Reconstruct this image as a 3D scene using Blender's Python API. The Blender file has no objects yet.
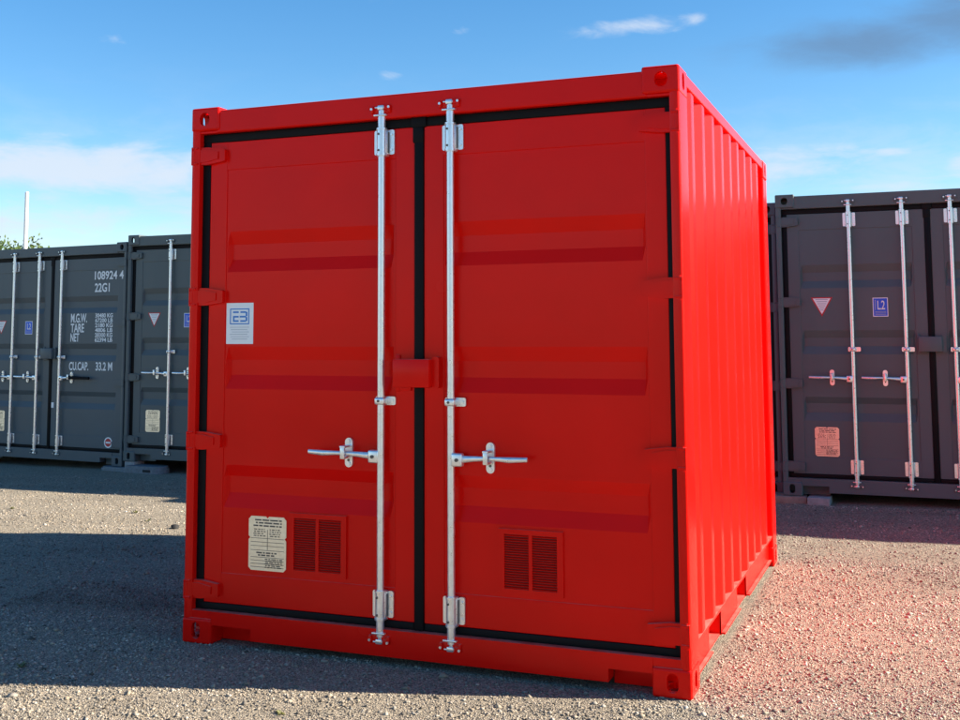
import bpy, bmesh, math, random
import numpy as np
from mathutils import Vector, Matrix, noise
random.seed(7)
rng = np.random.default_rng(11)
sc = bpy.context.scene
col = sc.collection

# ------------------------------------------------------------------ camera
CAM = (3.31664, -4.63675, 1.44996)
ROT = (1.66254078, 0.00333366, 0.38227828)
FPX, PX, PY = 1123.68, 461.81, 233.64            # focal length and principal point, in 960x720 pixels
cd = bpy.data.cameras.new('camera')
cam = bpy.data.objects.new('camera', cd)
col.objects.link(cam)
cam.location = CAM
cam.rotation_euler = ROT
cd.sensor_fit = 'HORIZONTAL'
cd.sensor_width = 36.0
cd.lens = 36.0 * FPX / 960
cd.shift_x = (480 - PX) / 960
cd.shift_y = (PY - 360) / 960
cd.clip_start = 0.05
cd.clip_end = 5000
sc.camera = cam
CR = cam.rotation_euler.to_matrix()


def ray(u, v):
    return (CR @ Vector(((u - PX) / FPX, -(v - PY) / FPX, -1))).normalized()


def ground_at(u, v, z=0.0):
    d = ray(u, v)
    return Vector(CAM) + d * ((z - CAM[2]) / d.z)


# ------------------------------------------------------------------ sky and sun
SUN_EL = math.radians(26.0)
SUN_AZ = math.radians(73.4)                       # clockwise from +Y
SUN = Vector((math.sin(SUN_AZ) * math.cos(SUN_EL), math.cos(SUN_AZ) * math.cos(SUN_EL), math.sin(SUN_EL)))
world = bpy.data.worlds.new('World')
sc.world = world
world.use_nodes = True
wt = world.node_tree
wt.nodes.clear()


def N(t, kind, **kw):
    n = t.nodes.new(kind)
    for k, v in kw.items():
        setattr(n, k, v)
    return n


def M(t, op, a, b=None, c=None, clamp=False):
    n = N(t, 'ShaderNodeMath', operation=op, use_clamp=clamp)
    for i, s in enumerate((a, b, c)):
        if s is None:
            continue
        if isinstance(s, (int, float)):
            n.inputs[i].default_value = s
        else:
            t.links.new(s, n.inputs[i])
    return n.outputs[0]


def mixc(t, fac, a, b, blend='MIX'):
    n = N(t, 'ShaderNodeMix', data_type='RGBA', blend_type=blend)
    for s, v in ((n.inputs[0], fac), (n.inputs[6], a), (n.inputs[7], b)):
        if isinstance(v, (int, float)):
            s.default_value = v
        elif isinstance(v, tuple):
            s.default_value = v if len(v) == 4 else (*v, 1)
        else:
            t.links.new(v, s)
    return n.outputs[2]


def build_world():
    t = wt
    sky = N(t, 'ShaderNodeTexSky', sky_type='NISHITA', sun_disc=False)
    sky.sun_elevation = SUN_EL
    sky.sun_rotation = SUN_AZ
    sky.altitude = 100
    sky.air_density = 1.0
    sky.dust_density = 0.25
    sky.ozone_density = 2.5
    hs = N(t, 'ShaderNodeHueSaturation')
    hs.inputs['Saturation'].default_value = 1.32
    t.links.new(sky.outputs[0], hs.inputs['Color'])
    tc = N(t, 'ShaderNodeTexCoord')
    sep = N(t, 'ShaderNodeSeparateXYZ')
    t.links.new(tc.outputs['Generated'], sep.inputs[0])
    x, y, z = sep.outputs
    az = M(t, 'ARCTAN2', x, y)
    el = M(t, 'ARCSINE', z)
    zz = M(t, 'ADD', M(t, 'MAXIMUM', z, 0.0), 0.10)
    comb = N(t, 'ShaderNodeCombineXYZ')
    t.links.new(M(t, 'DIVIDE', x, zz), comb.inputs[0])
    t.links.new(M(t, 'DIVIDE', y, zz), comb.inputs[1])
    n1 = N(t, 'ShaderNodeTexNoise')
    n1.inputs['Scale'].default_value = 1.7
    n1.inputs['Detail'].default_value = 9
    n1.inputs['Roughness'].default_value = 0.62
    n1.inputs['Distortion'].default_value = 0.5
    t.links.new(comb.outputs[0], n1.inputs['Vector'])
    f = n1.outputs[0]
    # fine noise laid along the horizon: breaks up the separate clouds
    cb2 = N(t, 'ShaderNodeCombineXYZ')
    rad = M(t, 'MAXIMUM', M(t, 'SQRT', M(t, 'ADD', M(t, 'MULTIPLY', x, x), M(t, 'MULTIPLY', y, y))), 0.001)
    t.links.new(M(t, 'MULTIPLY', M(t, 'DIVIDE', x, rad), 9.0), cb2.inputs[0])
    t.links.new(M(t, 'MULTIPLY', M(t, 'DIVIDE', y, rad), 9.0), cb2.inputs[1])
    t.links.new(M(t, 'MULTIPLY', el, 26.0), cb2.inputs[2])
    n2 = N(t, 'ShaderNodeTexNoise')
    n2.inputs['Scale'].default_value = 1.6
    n2.inputs['Detail'].default_value = 8
    n2.inputs['Roughness'].default_value = 0.6
    n2.inputs['Distortion'].default_value = 0.3
    t.links.new(cb2.outputs[0], n2.inputs['Vector'])
    g = n2.outputs[0]

    def blob(u, v, wu, wv):
        d = ray(u, v)
        a0, e0 = math.atan2(d.x, d.y), math.asin(d.z)
        p = M(t, 'MULTIPLY', M(t, 'SUBTRACT', az, a0), 1123.0 / wu)
        q = M(t, 'MULTIPLY', M(t, 'SUBTRACT', el, e0), 1123.0 / wv)
        r = M(t, 'ADD', M(t, 'MULTIPLY', p, p), M(t, 'MULTIPLY', q, q))
        return M(t, 'EXPONENT', M(t, 'MULTIPLY', r, -1.0))

    def ramp(v, lo, hi):
        n = N(t, 'ShaderNodeMapRange', interpolation_type='SMOOTHSTEP')
        n.inputs[1].default_value = lo
        n.inputs[2].default_value = hi
        t.links.new(v, n.inputs[0])
        return n.outputs[0]

    white = None
    for (u, v, wu, wv, k) in ((75, 168, 190, 26, 0.95), (20, 222, 260, 30, 0.62), (628, 27, 50, 11, 0.62),
                              (697, 18, 20, 9, 0.45), (806, 164, 85, 20, 0.55), (965, 166, 24, 18, 0.6),
                              (900, 186, 90, 8, 0.5), (112, 38, 26, 9, 0.36), (462, 30, 14, 6, 0.33),
                              (390, 75, 14, 6, 0.30), (890, 152, 24, 6, 0.4)):
        b = M(t, 'MULTIPLY', blob(u, v, wu, wv), k)
        white = b if white is None else M(t, 'MAXIMUM', white, b)
    wm = ramp(M(t, 'ADD', white, M(t, 'MULTIPLY', M(t, 'SUBTRACT', g, 0.5), 1.5)), 0.20, 0.85)
    wm = M(t, 'MULTIPLY', wm, M(t, 'MINIMUM', M(t, 'MULTIPLY', white, 5.0), 1.0))
    # scattered thin cloud over the whole sky, denser towards the horizon
    low = ramp(el, 0.30, 0.02)
    thin = ramp(M(t, 'ADD', f, M(t, 'MULTIPLY', low, 0.05)), 0.60, 0.82)
    thin = M(t, 'MULTIPLY', thin, 0.30)
    wm = M(t, 'MAXIMUM', M(t, 'MULTIPLY', wm, 0.85), thin)
    # a broken bank of low cloud, continued unseen all round to brighten the doors
    e1 = M(t, 'MULTIPLY', M(t, 'SUBTRACT', el, 0.09), 1 / 0.075)
    env = M(t, 'EXPONENT', M(t, 'MULTIPLY', M(t, 'MULTIPLY', e1, e1), -1.0))
    bank = M(t, 'MULTIPLY', ramp(M(t, 'ADD', g, M(t, 'MULTIPLY', M(t, 'SUBTRACT', f, 0.5), 0.5)), 0.40, 0.70), env)
    wm = M(t, 'MAXIMUM', wm, M(t, 'MULTIPLY', bank, 0.50))
    dark = None
    for (u, v, wu, wv, k) in ((880, 42, 125, 26, 0.85), (960, 22, 90, 34, 0.85), (800, 48, 70, 11, 0.5)):
        b = M(t, 'MULTIPLY', blob(u, v, wu, wv), k)
        dark = b if dark is None else M(t, 'MAXIMUM', dark, b)
    dm = ramp(M(t, 'ADD', dark, M(t, 'MULTIPLY', M(t, 'SUBTRACT', g, 0.5), 0.8)), 0.10, 0.95)
    dm = M(t, 'MULTIPLY', dm, M(t, 'MINIMUM', M(t, 'MULTIPLY', dark, 5.0), 1.0))
    c = mixc(t, wm, hs.outputs[0], (3.8, 4.15, 4.7))
    c = mixc(t, M(t, 'MULTIPLY', dm, 0.75), c, (0.80, 1.32, 2.15))
    bg = N(t, 'ShaderNodeBackground')
    bg.inputs['Strength'].default_value = 0.064
    out = N(t, 'ShaderNodeOutputWorld')
    t.links.new(c, bg.inputs['Color'])
    t.links.new(bg.outputs[0], out.inputs['Surface'])


build_world()
sl = bpy.data.lights.new('sun', 'SUN')
sl.energy = 4.8
sl.angle = math.radians(0.53)
sl.color = (1.0, 0.90, 0.76)
sun = bpy.data.objects.new('sun', sl)
col.objects.link(sun)
sun.location = SUN * 30
sun.rotation_euler = SUN.to_track_quat('Z', 'Y').to_euler()
sc.view_settings.view_transform = 'Standard'
sc.view_settings.look = 'None'
sc.view_settings.gamma = 1.0
sc.view_settings.exposure = 1.68
sc.view_settings.use_curve_mapping = False


# ------------------------------------------------------------------ materials
def material(name):
    m = bpy.data.materials.new(name)
    m.use_nodes = True
    t = m.node_tree
    return m, t, t.nodes['Principled BSDF']


def noise_node(t, scale, detail=4, rough=0.55, vec=None, dist=0.0):
    n = N(t, 'ShaderNodeTexNoise')
    n.inputs['Scale'].default_value = scale
    n.inputs['Detail'].default_value = detail
    n.inputs['Roughness'].default_value = rough
    n.inputs['Distortion'].default_value = dist
    if vec is not None:
        t.links.new(vec, n.inputs['Vector'])
    return n.outputs[0]


def remap(t, v, a, b, c, d):
    n = N(t, 'ShaderNodeMapRange')
    for i, k in enumerate((a, b, c, d)):
        n.inputs[i + 1].default_value = k
    t.links.new(v, n.inputs[0])
    return n.outputs[0]


def bump(t, h, strength, dist, prev=None):
    n = N(t, 'ShaderNodeBump')
    n.inputs['Strength'].default_value = strength
    n.inputs['Distance'].default_value = dist
    t.links.new(h, n.inputs['Height'])
    if prev is not None:
        t.links.new(prev, n.inputs['Normal'])
    return n.outputs[0]


def paint(name, rgb, rough, dirt, dirtcol, spec=0.5, skytint=0.0):
    m, t, b = material(name)
    tc = N(t, 'ShaderNodeTexCoord')
    o = tc.outputs['Object']
    big = noise_node(t, 1.6, 3, 0.5, o)
    fine = noise_node(t, 160, 2, 0.5, o)
    mp = N(t, 'ShaderNodeMapping')
    mp.inputs['Scale'].default_value = (14, 14, 1.1)
    t.links.new(o, mp.inputs[0])
    streak = noise_node(t, 1.0, 5, 0.6, mp.outputs[0])
    c = mixc(t, remap(t, big, 0.3, 0.7, 0.0, 1.0), tuple(v * 0.94 for v in rgb), tuple(min(1, v * 1.06) for v in rgb))
    c = mixc(t, remap(t, streak, 0.52, 0.85, 0.0, dirt), c, dirtcol)
    oi = N(t, 'ShaderNodeObjectInfo')
    c = mixc(t, 1.0, c, oi.outputs['Color'], 'MULTIPLY')
    if skytint:                                            # pale tint paints sky reflection on level ledges, scuffs as fine specks
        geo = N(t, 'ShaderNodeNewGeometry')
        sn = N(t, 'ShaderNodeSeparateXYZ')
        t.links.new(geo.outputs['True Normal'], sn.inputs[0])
        up = remap(t, sn.outputs[2], 0.75, 0.98, 0.0, skytint)
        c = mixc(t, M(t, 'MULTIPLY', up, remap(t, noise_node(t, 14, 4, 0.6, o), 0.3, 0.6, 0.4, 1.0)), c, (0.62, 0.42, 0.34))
        sp = noise_node(t, 55, 6, 0.75, o, 1.2)
        c = mixc(t, remap(t, sp, 0.70, 0.80, 0.0, 0.35), c, tuple(v * 0.55 for v in rgb))
    t.links.new(c, b.inputs['Base Color'])
    t.links.new(remap(t, big, 0.3, 0.75, rough - 0.03, rough + 0.06), b.inputs['Roughness'])
    b.inputs['Specular IOR Level'].default_value = spec
    nb = bump(t, big, 0.16, 0.03)
    t.links.new(bump(t, fine, 0.05, 0.0006, nb), b.inputs['Normal'])
    return m


MAT = {}
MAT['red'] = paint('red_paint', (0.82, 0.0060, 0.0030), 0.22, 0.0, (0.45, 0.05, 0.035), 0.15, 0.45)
MAT['redslat'] = paint('red_paint_louvre', (0.82, 0.0060, 0.0030), 0.3, 0.0, (0.45, 0.05, 0.035), 0.10)
MAT['grey'] = paint('anthracite_paint', (0.092, 0.114, 0.126), 0.42, 0.14, (0.14, 0.15, 0.15), 0.3)


def simple(name, rgb, rough, metal=0.0, var=0.12, scale=20, bmp=0.0):
    m, t, b = material(name)
    tc = N(t, 'ShaderNodeTexCoord')
    n = noise_node(t, scale, 5, 0.6, tc.outputs['Object'])
    c = mixc(t, remap(t, n, 0.3, 0.7, 0.0, 1.0), tuple(v * (1 - var) for v in rgb), tuple(min(1, v * (1 + var)) for v in rgb))
    t.links.new(c, b.inputs['Base Color'])
    t.links.new(remap(t, n, 0.3, 0.7, rough - 0.06, rough + 0.08), b.inputs['Roughness'])
    b.inputs['Metallic'].default_value = metal
    if bmp:
        t.links.new(bump(t, n, bmp, 0.004), b.inputs['Normal'])
    return m


MAT['steel'] = simple('galvanised_steel', (0.84, 0.85, 0.86), 0.31, 0.8, 0.09, 28)
MAT['rubber'] = simple('black_rubber', (0.006, 0.006, 0.007), 0.6, 0, 0.2, 30)
MAT['rubber'].node_tree.nodes['Principled BSDF'].inputs['Specular IOR Level'].default_value = 0.15
MAT['dark'] = simple('vent_shade', (0.17, 0.010, 0.010), 0.8, 0, 0.1, 90)  # dark red stands for the shade inside the vent holes
MAT['under'] = simple('bitumen_underside', (0.02, 0.02, 0.02), 0.85, 0, 0.2, 10)
MAT['white'] = simple('white_film', (0.90, 0.91, 0.91), 0.4, 0, 0.03, 10)
MAT['blue'] = simple('blue_print', (0.03, 0.22, 0.62), 0.4, 0, 0.05, 10)
MAT['dblue'] = simple('dark_blue_film', (0.006, 0.11, 0.72), 0.4, 0, 0.05, 10)
MAT['redprint'] = simple('red_print', (0.55, 0.02, 0.03), 0.4, 0, 0.05, 10)
MAT['greyprint'] = simple('grey_print', (0.42, 0.45, 0.50), 0.5, 0, 0.05, 10)
MAT['plate'] = simple('etched_plate', (0.80, 0.73, 0.61), 0.36, 0.85, 0.10, 45)
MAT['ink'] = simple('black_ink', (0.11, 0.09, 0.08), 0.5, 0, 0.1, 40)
MAT['letter'] = simple('white_lettering', (0.80, 0.83, 0.84), 0.45, 0, 0.06, 10)
MAT['pole'] = simple('white_pole_paint', (0.78, 0.78, 0.76), 0.45, 0, 0.06, 4)
MAT['concrete'] = simple('concrete', (0.30, 0.30, 0.30), 0.85, 0, 0.2, 25, 0.3)
MAT['plastic'] = simple('grey_recycled_plastic', (0.16, 0.18, 0.20), 0.6, 0, 0.25, 30, 0.2)
MAT['wood'] = simple('weathered_board', (0.26, 0.20, 0.16), 0.8, 0, 0.25, 18, 0.3)
MAT['bark'] = simple('bark', (0.10, 0.075, 0.055), 0.9, 0, 0.3, 8, 0.5)


def leaf_mat(name, a, b2):
    m, t, b = material(name)
    oi = N(t, 'ShaderNodeTexCoord')
    n = noise_node(t, 3.0, 4, 0.6, oi.outputs['Object'])
    t.links.new(mixc(t, remap(t, n, 0.35, 0.65, 0, 1), a, b2), b.inputs['Base Color'])
    b.inputs['Roughness'].default_value = 0.6
    return m


MAT['leaf'] = leaf_mat('tree_leaf', (0.05, 0.10, 0.025), (0.12, 0.16, 0.04))
MAT['weed'] = leaf_mat('weed_leaf', (0.08, 0.10, 0.03), (0.20, 0.18, 0.06))


def ground_mat():
    m, t, b = material('packed_gravel')
    geo = N(t, 'ShaderNodeNewGeometry')
    p = geo.outputs['Position']
    big = noise_node(t, 0.35, 5, 0.6, p, 0.4)
    mp = N(t, 'ShaderNodeMapping')
    mp.inputs['Rotation'].default_value = (0, 0, 0.25)
    mp.inputs['Scale'].default_value = (0.7, 3.2, 1)
    t.links.new(p, mp.inputs[0])
    track = noise_node(t, 1.3, 5, 0.62, mp.outputs[0], 0.3)
    mid = noise_node(t, 9, 5, 0.65, p)
    fine = noise_node(t, 120, 3, 0.7, p)
    vo = N(t, 'ShaderNodeTexVoronoi')
    vo.inputs['Scale'].default_value = 130
    t.links.new(p, vo.inputs['Vector'])
    sepc = N(t, 'ShaderNodeSeparateColor')
    t.links.new(vo.outputs['Color'], sepc.inputs[0])
    c = mixc(t, remap(t, big, 0.35, 0.65, 0, 1), (0.28, 0.236, 0.168), (0.35, 0.294, 0.210))
    c = mixc(t, remap(t, track, 0.48, 0.72, 0, 0.45), c, (0.20, 0.18, 0.155))
    c = mixc(t, remap(t, mid, 0.4, 0.75, 0, 0.35), c, (0.23, 0.205, 0.165))
    c = mixc(t, 0.75, c, mixc(t, remap(t, sepc.outputs[0], 0, 1, 0, 1), (0.07, 0.065, 0.058), (0.50, 0.425, 0.312)))
    c = mixc(t, remap(t, fine, 0.45, 0.8, 0, 0.5), c, (0.16, 0.145, 0.12))
    t.links.new(c, b.inputs['Base Color'])
    b.inputs['Roughness'].default_value = 0.95
    b.inputs['Specular IOR Level'].default_value = 0.2
    n1 = bump(t, mid, 0.5, 0.02)
    n2 = bump(t, vo.outputs['Distance'], 0.9, -0.006, n1)
    t.links.new(bump(t, fine, 0.7, 0.004, n2), b.inputs['Normal'])
    return m


MAT['ground'] = ground_mat()


def pebble_mat():
    m, t, b = material('crushed_stone')
    a = N(t, 'ShaderNodeAttribute', attribute_name='tint')
    geo = N(t, 'ShaderNodeNewGeometry')
    n = noise_node(t, 300, 2, 0.6, geo.outputs['Position'])
    t.links.new(mixc(t, remap(t, n, 0.3, 0.7, 0.0, 0.35), a.outputs['Color'], (0.22, 0.195, 0.16)), b.inputs['Base Color'])
    b.inputs['Roughness'].default_value = 0.85
    b.inputs['Specular IOR Level'].default_value = 0.3
    return m


MAT['pebble'] = pebble_mat()

# ------------------------------------------------------------------ mesh helpers
CACHE = {}


def finish(bm, name, mat, smooth=None):
    me = bpy.data.meshes.new(name)
    bmesh.ops.recalc_face_normals(bm, faces=bm.faces)
    bm.to_mesh(me)
    bm.free()
    for mm in (mat if isinstance(mat, (list, tuple)) else [mat]):
        me.materials.append(MAT[mm])
    if smooth is not None:
        me.polygons.foreach_set('use_smooth', [True] * len(me.polygons))
        try:
            me.set_sharp_from_angle(angle=math.radians(smooth))
        except Exception:
            pass
    return me


def add_box(bm, x0, x1, y0, y1, z0, z1, bev=0.0, seg=2, mi=0):
    vs = [bm.verts.new((x, y, z)) for x in (x0, x1) for y in (y0, y1) for z in (z0, z1)]
    fs = []
    for q in ((0, 1, 3, 2), (4, 6, 7, 5), (0, 4, 5, 1), (2, 3, 7, 6), (0, 2, 6, 4), (1, 5, 7, 3)):
        f = bm.faces.new([vs[i] for i in q])
        f.material_index = mi
        fs.append(f)
    if bev > 0:
        es = list({e for f in fs for e in f.edges})
        bmesh.ops.bevel(bm, geom=es, offset=bev, offset_type='OFFSET', segments=seg, profile=0.5, affect='EDGES', clamp_overlap=True)


def add_prism(bm, poly, axis, a, b, mi=0):
    """poly: 2D points, extruded from a to b along axis (0,1,2); the 2D axes are the other two in order."""
    oth = [i for i in range(3) if i != axis]

    def mk(p, h):
        v = [0, 0, 0]
        v[oth[0]], v[oth[1]] = p
        v[axis] = h
        return bm.verts.new(v)
    A = [mk(p, a) for p in poly]
    B = [mk(p, b) for p in poly]
    n = len(poly)
    fs = [bm.faces.new(A), bm.faces.new(B[::-1])]
    for i in range(n):
        fs.append(bm.faces.new((A[i], B[i], B[(i + 1) % n], A[(i + 1) % n])))
    for f in fs:
        f.material_index = mi


def add_tube(bm, p0, p1, r0, r1=None, n=16, mi=0):
    p0, p1 = Vector(p0), Vector(p1)
    r1 = r0 if r1 is None else r1
    d = (p1 - p0).normalized()
    u = d.orthogonal().normalized()
    w = d.cross(u)
    A, B = [], []
    for i in range(n):
        a = 2 * math.pi * i / n
        k = u * math.cos(a) + w * math.sin(a)
        A.append(bm.verts.new(p0 + k * r0))
        B.append(bm.verts.new(p1 + k * r1))
    fs = [bm.faces.new(A[::-1]), bm.faces.new(B)]
    for i in range(n):
        fs.append(bm.faces.new((A[i], A[(i + 1) % n], B[(i + 1) % n], B[i])))
    for f in fs:
        f.material_index = mi


def stadium(cx, cy, w, h, n=8):
    """upright slot outline: w wide, h high"""
    r = min(w, h) / 2
    pts = []
    if h >= w:
        for c, s in ((cy + h / 2 - r, 0), (cy - h / 2 + r, math.pi)):
            for i in range(n + 1):
                a = s + math.pi * i / n
                pts.append((cx + r * math.cos(a), c + r * math.sin(a)))
    else:
        for c, s in ((cx - w / 2 + r, math.pi / 2), (cx + w / 2 - r, -math.pi / 2)):
            for i in range(n + 1):
                a = s + math.pi * i / n
                pts.append((c + r * math.cos(a), cy + r * math.sin(a)))
    return pts


def rrect(x0, x1, z0, z1, r, n=4):
    pts = []
    for cx, cz, s in ((x1 - r, z1 - r, 0), (x0 + r, z1 - r, 90), (x0 + r, z0 + r, 180), (x1 - r, z0 + r, 270)):
        for i in range(n + 1):
            a = math.radians(s + 90 * i / n)
            pts.append((cx + r * math.cos(a), cz + r * math.sin(a)))
    return pts


def obj(name, me, parent=None, loc=(0, 0, 0), rz=0.0):
    o = bpy.data.objects.new(name, me)
    col.objects.link(o)
    o.parent = parent
    o.location = loc
    o.rotation_euler = (0, 0, rz)
    return o


def tag(o, label=None, cat=None, group=None, kind=None):
    if label:
        o['label'] = label
    if cat:
        o['category'] = cat
    if group:
        o['group'] = group
    if kind:
        o['kind'] = kind
    return o


def copy_tree(o, parent=None):
    c = o.copy()
    col.objects.link(c)
    c.parent = parent
    for ch in list(o.children):
        copy_tree(ch, c)
    return c


def cached(key, fn):
    if key not in CACHE:
        CACHE[key] = fn()
    return CACHE[key]


# ------------------------------------------------------------------ ground
def smooth01(a, b, v):
    t = min(1.0, max(0.0, (v - a) / (b - a)))
    return t * t * (3 - 2 * t)


def gz(x, y, rough=True):
    h = smooth01(2.6, 5.0, y) * (0.0122 * max(-9, min(12, x)) + 0.0033)
    if rough:
        dx, dy = max(-x, x - 2.438, 0.0), max(-y, y - 2.991, 0.0)
        k = smooth01(0.05, 0.6, math.hypot(dx, dy))      # level where the container stands
        h += k * (0.011 * (noise.noise((x * 0.8, y * 0.8, 3.1)) - 0.25) + 0.006 * noise.noise((x * 3.1, y * 3.1, 8.0)))
    return h


def build_ground():
    fx = np.arange(-10, 10.001, 0.1)
    fy = np.arange(-6, 12.001, 0.1)
    outer = np.array([0.6, 2, 5, 12, 30, 80, 200, 600, 1500, 3500])
    xs = np.concatenate([(-10 - outer)[::-1], fx, 10 + outer])
    ys = np.concatenate([(-6 - outer)[::-1], fy, 12 + outer])
    nx, ny = len(xs), len(ys)
    v = [(x, y, gz(x, y)) for y in ys for x in xs]
    f = [(j * nx + i, j * nx + i + 1, (j + 1) * nx + i + 1, (j + 1) * nx + i) for j in range(ny - 1) for i in range(nx - 1)]
    me = bpy.data.meshes.new('ground')
    me.from_pydata(v, [], f)
    me.materials.append(MAT['ground'])
    me.polygons.foreach_set('use_smooth', [True] * len(me.polygons))
    tag(obj('ground', me), 'packed pale gravel ground of the container yard', 'ground', kind='structure')


build_ground()


def build_gravel():
    """loose angular chips of crushed stone, denser near the camera"""
    P = []
    for (x0, x1, y0, y1, dens) in ((-1.4, 4.6, -1.5, 0.9, 8500), (2.4, 5.0, 0.9, 3.2, 8000), (1.8, 5.2, 3.2, 5.4, 4200),
                                   (-4.2, 0.0, -1.2, 3.0, 4000), (-6.8, 1.8, 3.0, 5.4, 2600), (-8.5, -4.2, 0.0, 3.0, 800)):
        n = int((x1 - x0) * (y1 - y0) * dens)
        P.append(np.stack([rng.uniform(x0, x1, n), rng.uniform(y0, y1, n)], 1))
    P = np.concatenate(P)
    inside = (P[:, 0] > -0.01) & (P[:, 0] < 2.45) & (P[:, 1] > 0.05) & (P[:, 1] < 3.0)
    P = P[~inside]
    # patchiness
    k = np.array([noise.noise((a * 1.4, b * 2.4, 1.7)) for a, b in P])
    P = P[rng.uniform(0, 1, len(P)) < 0.80 + 0.6 * k]
    n = len(P)
    zs = np.array([gz(a, b) for a, b in P])
    r = 0.0019 + 0.0015 * rng.gamma(1.3, 1.0, n)
    r = np.minimum(r, 0.012) * np.where(rng.uniform(0, 1, n) < 0.006, 2.0, 1.0)
    base = np.array([(1, 0, 0), (0, 1, 0), (-1, 0, 0), (0, -1, 0), (0, 0, 1), (0, 0, -1)], float)
    V = base[None] * (1 + rng.uniform(-0.35, 0.35, (n, 6, 1))) + rng.uniform(-0.28, 0.28, (n, 6, 3))
    V[:, :, 2] *= rng.uniform(0.45, 0.85, n)[:, None]
    V *= (r[:, None] * rng.uniform(0.8, 1.25, (n, 1)))[:, :, None]
    a = rng.uniform(0, 6.283, n)
    c, s = np.cos(a), np.sin(a)
    X = V[:, :, 0] * c[:, None] - V[:, :, 1] * s[:, None]
    Y = V[:, :, 0] * s[:, None] + V[:, :, 1] * c[:, None]
    V[:, :, 0] = X + P[:, :1]
    V[:, :, 1] = Y + P[:, 1:]
    V[:, :, 2] += (zs + r * 0.20)[:, None]
    tri = np.array([(0, 1, 4), (1, 2, 4), (2, 3, 4), (3, 0, 4), (1, 0, 5), (2, 1, 5), (3, 2, 5), (0, 3, 5)])
    F = (tri[None] + (np.arange(n) * 6)[:, None, None]).reshape(-1)
    me = bpy.data.meshes.new('gravel')
    me.vertices.add(n * 6)
    me.vertices.foreach_set('co', V.reshape(-1))
    nt = n * 8
    me.loops.add(nt * 3)
    me.loops.foreach_set('vertex_index', F.astype(np.int32))
    me.polygons.add(nt)
    me.polygons.foreach_set('loop_start', (np.arange(nt) * 3).astype(np.int32))
    me.update(calc_edges=True)
    at = me.attributes.new('tint', 'FLOAT_COLOR', 'POINT')
    patch = np.array([noise.noise((q[0] * 0.7 + q[1] * 0.2, q[1] * 3.0 - q[0] * 0.6, 5.5)) + 0.6 * noise.noise((q[0] * 2.2, q[1] * 6.5, 2.2)) for q in P])
    l = np.clip(rng.normal(0.295, 0.115, n) * (1 + 0.50 * patch), 0.05, 0.72)
    warm = rng.uniform(0.58, 0.86, n)
    cc = np.stack([l, l * (0.5 + 0.5 * warm) * 0.99, l * warm * 0.93, np.ones(n)], 1)
    at.data.foreach_set('color', np.repeat(cc, 6, 0).reshape(-1).astype(np.float32))
    me.materials.append(MAT['pebble'])
    tag(obj('gravel', me), 'loose chips of pale crushed stone scattered over the yard', 'gravel', kind='stuff')


build_gravel()

# ------------------------------------------------------------------ container pieces
W, H = 2.438, 2.591
CX, CY, CZ = 0.162, 0.178, 0.118        # corner casting


def casting_base(mat, upper):
    """casting at the front left corner, hollow, with slots in front, side and top or bottom"""
    bm = bmesh.new()
    add_box(bm, 0, CX, 0, CY, 0, CZ, 0.011, 3)
    body = finish(bm, 'c', mat)
    ob = bpy.data.objects.new('c', body)
    col.objects.link(ob)
    cut = []

    def cutter(bm):
        o = bpy.data.objects.new('k', finish(bm, 'k', mat))
        col.objects.link(o)
        cut.append(o)
        md = ob.modifiers.new('b', 'BOOLEAN')
        md.operation = 'DIFFERENCE'
        md.solver = 'EXACT'
        md.object = o
    bm = bmesh.new(); add_box(bm, 0.026, CX - 0.026, 0.026, CY - 0.03, 0.024, CZ - 0.024); cutter(bm)
    fw, fh = (0.056, 0.066) if upper else (0.047, 0.078)
    bm = bmesh.new(); add_prism(bm, stadium(0.078, CZ / 2 + (0.0 if upper else 0.002), fw, fh), 1, -0.02, 0.07); cutter(bm)
    bm = bmesh.new(); add_prism(bm, stadium(0.090, CZ / 2, 0.050, 0.077), 0, -0.02, 0.07); cutter(bm)
    bm = bmesh.new()
    add_prism(bm, stadium(0.081, 0.089, 0.064, 0.12), 2, CZ - 0.06 if upper else -0.02, CZ + 0.02 if upper else 0.06); cutter(bm)
    dg = bpy.context.evaluated_depsgraph_get()
    me = bpy.data.meshes.new_from_object(ob.evaluated_get(dg))
    for o in cut + [ob]:
        bpy.data.objects.remove(o, do_unlink=True)
    return me


def casting(mat, upper, mx, my):
    b = cached(('cast', mat, upper), lambda: casting_base(mat, upper))

    def mk():
        me = b.copy()
        me.name = 'corner_casting'
        me.transform(Matrix.Diagonal((-1 if mx else 1, -1 if my else 1, 1, 1)))
        if mx != my:
            me.flip_normals()
        return me
    return cached(('castm', mat, upper, mx, my), mk)


def post_mesh(mat, mx):
    def mk():
        bm = bmesh.new()
        r = 0.012
        arc = [(0.002 + r - r * math.cos(a), 0.004 + r - r * math.sin(a)) for a in [math.pi / 2 * i / 4 for i in range(5)]]
        poly = arc + [(0.030, 0.004), (0.046, 0.012), (0.046, 0.080), (0.022, 0.080), (0.022, 0.176), (0.002, 0.176)]
        if mx:
            poly = [(-a, b) for a, b in poly]
        add_prism(bm, poly, 2, CZ - 0.002, H - CZ + 0.002)
        return finish(bm, 'corner_post', mat, 40)
    return cached(('post', mat, mx), mk)


RIBS = ((0.638, 0.706, 0.785, 0.840), (1.203, 1.270, 1.343, 1.407), (1.770, 1.832, 1.906, 1.970))
YF, YP = 0.045, 0.050                    # door frame face, panel face


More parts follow.
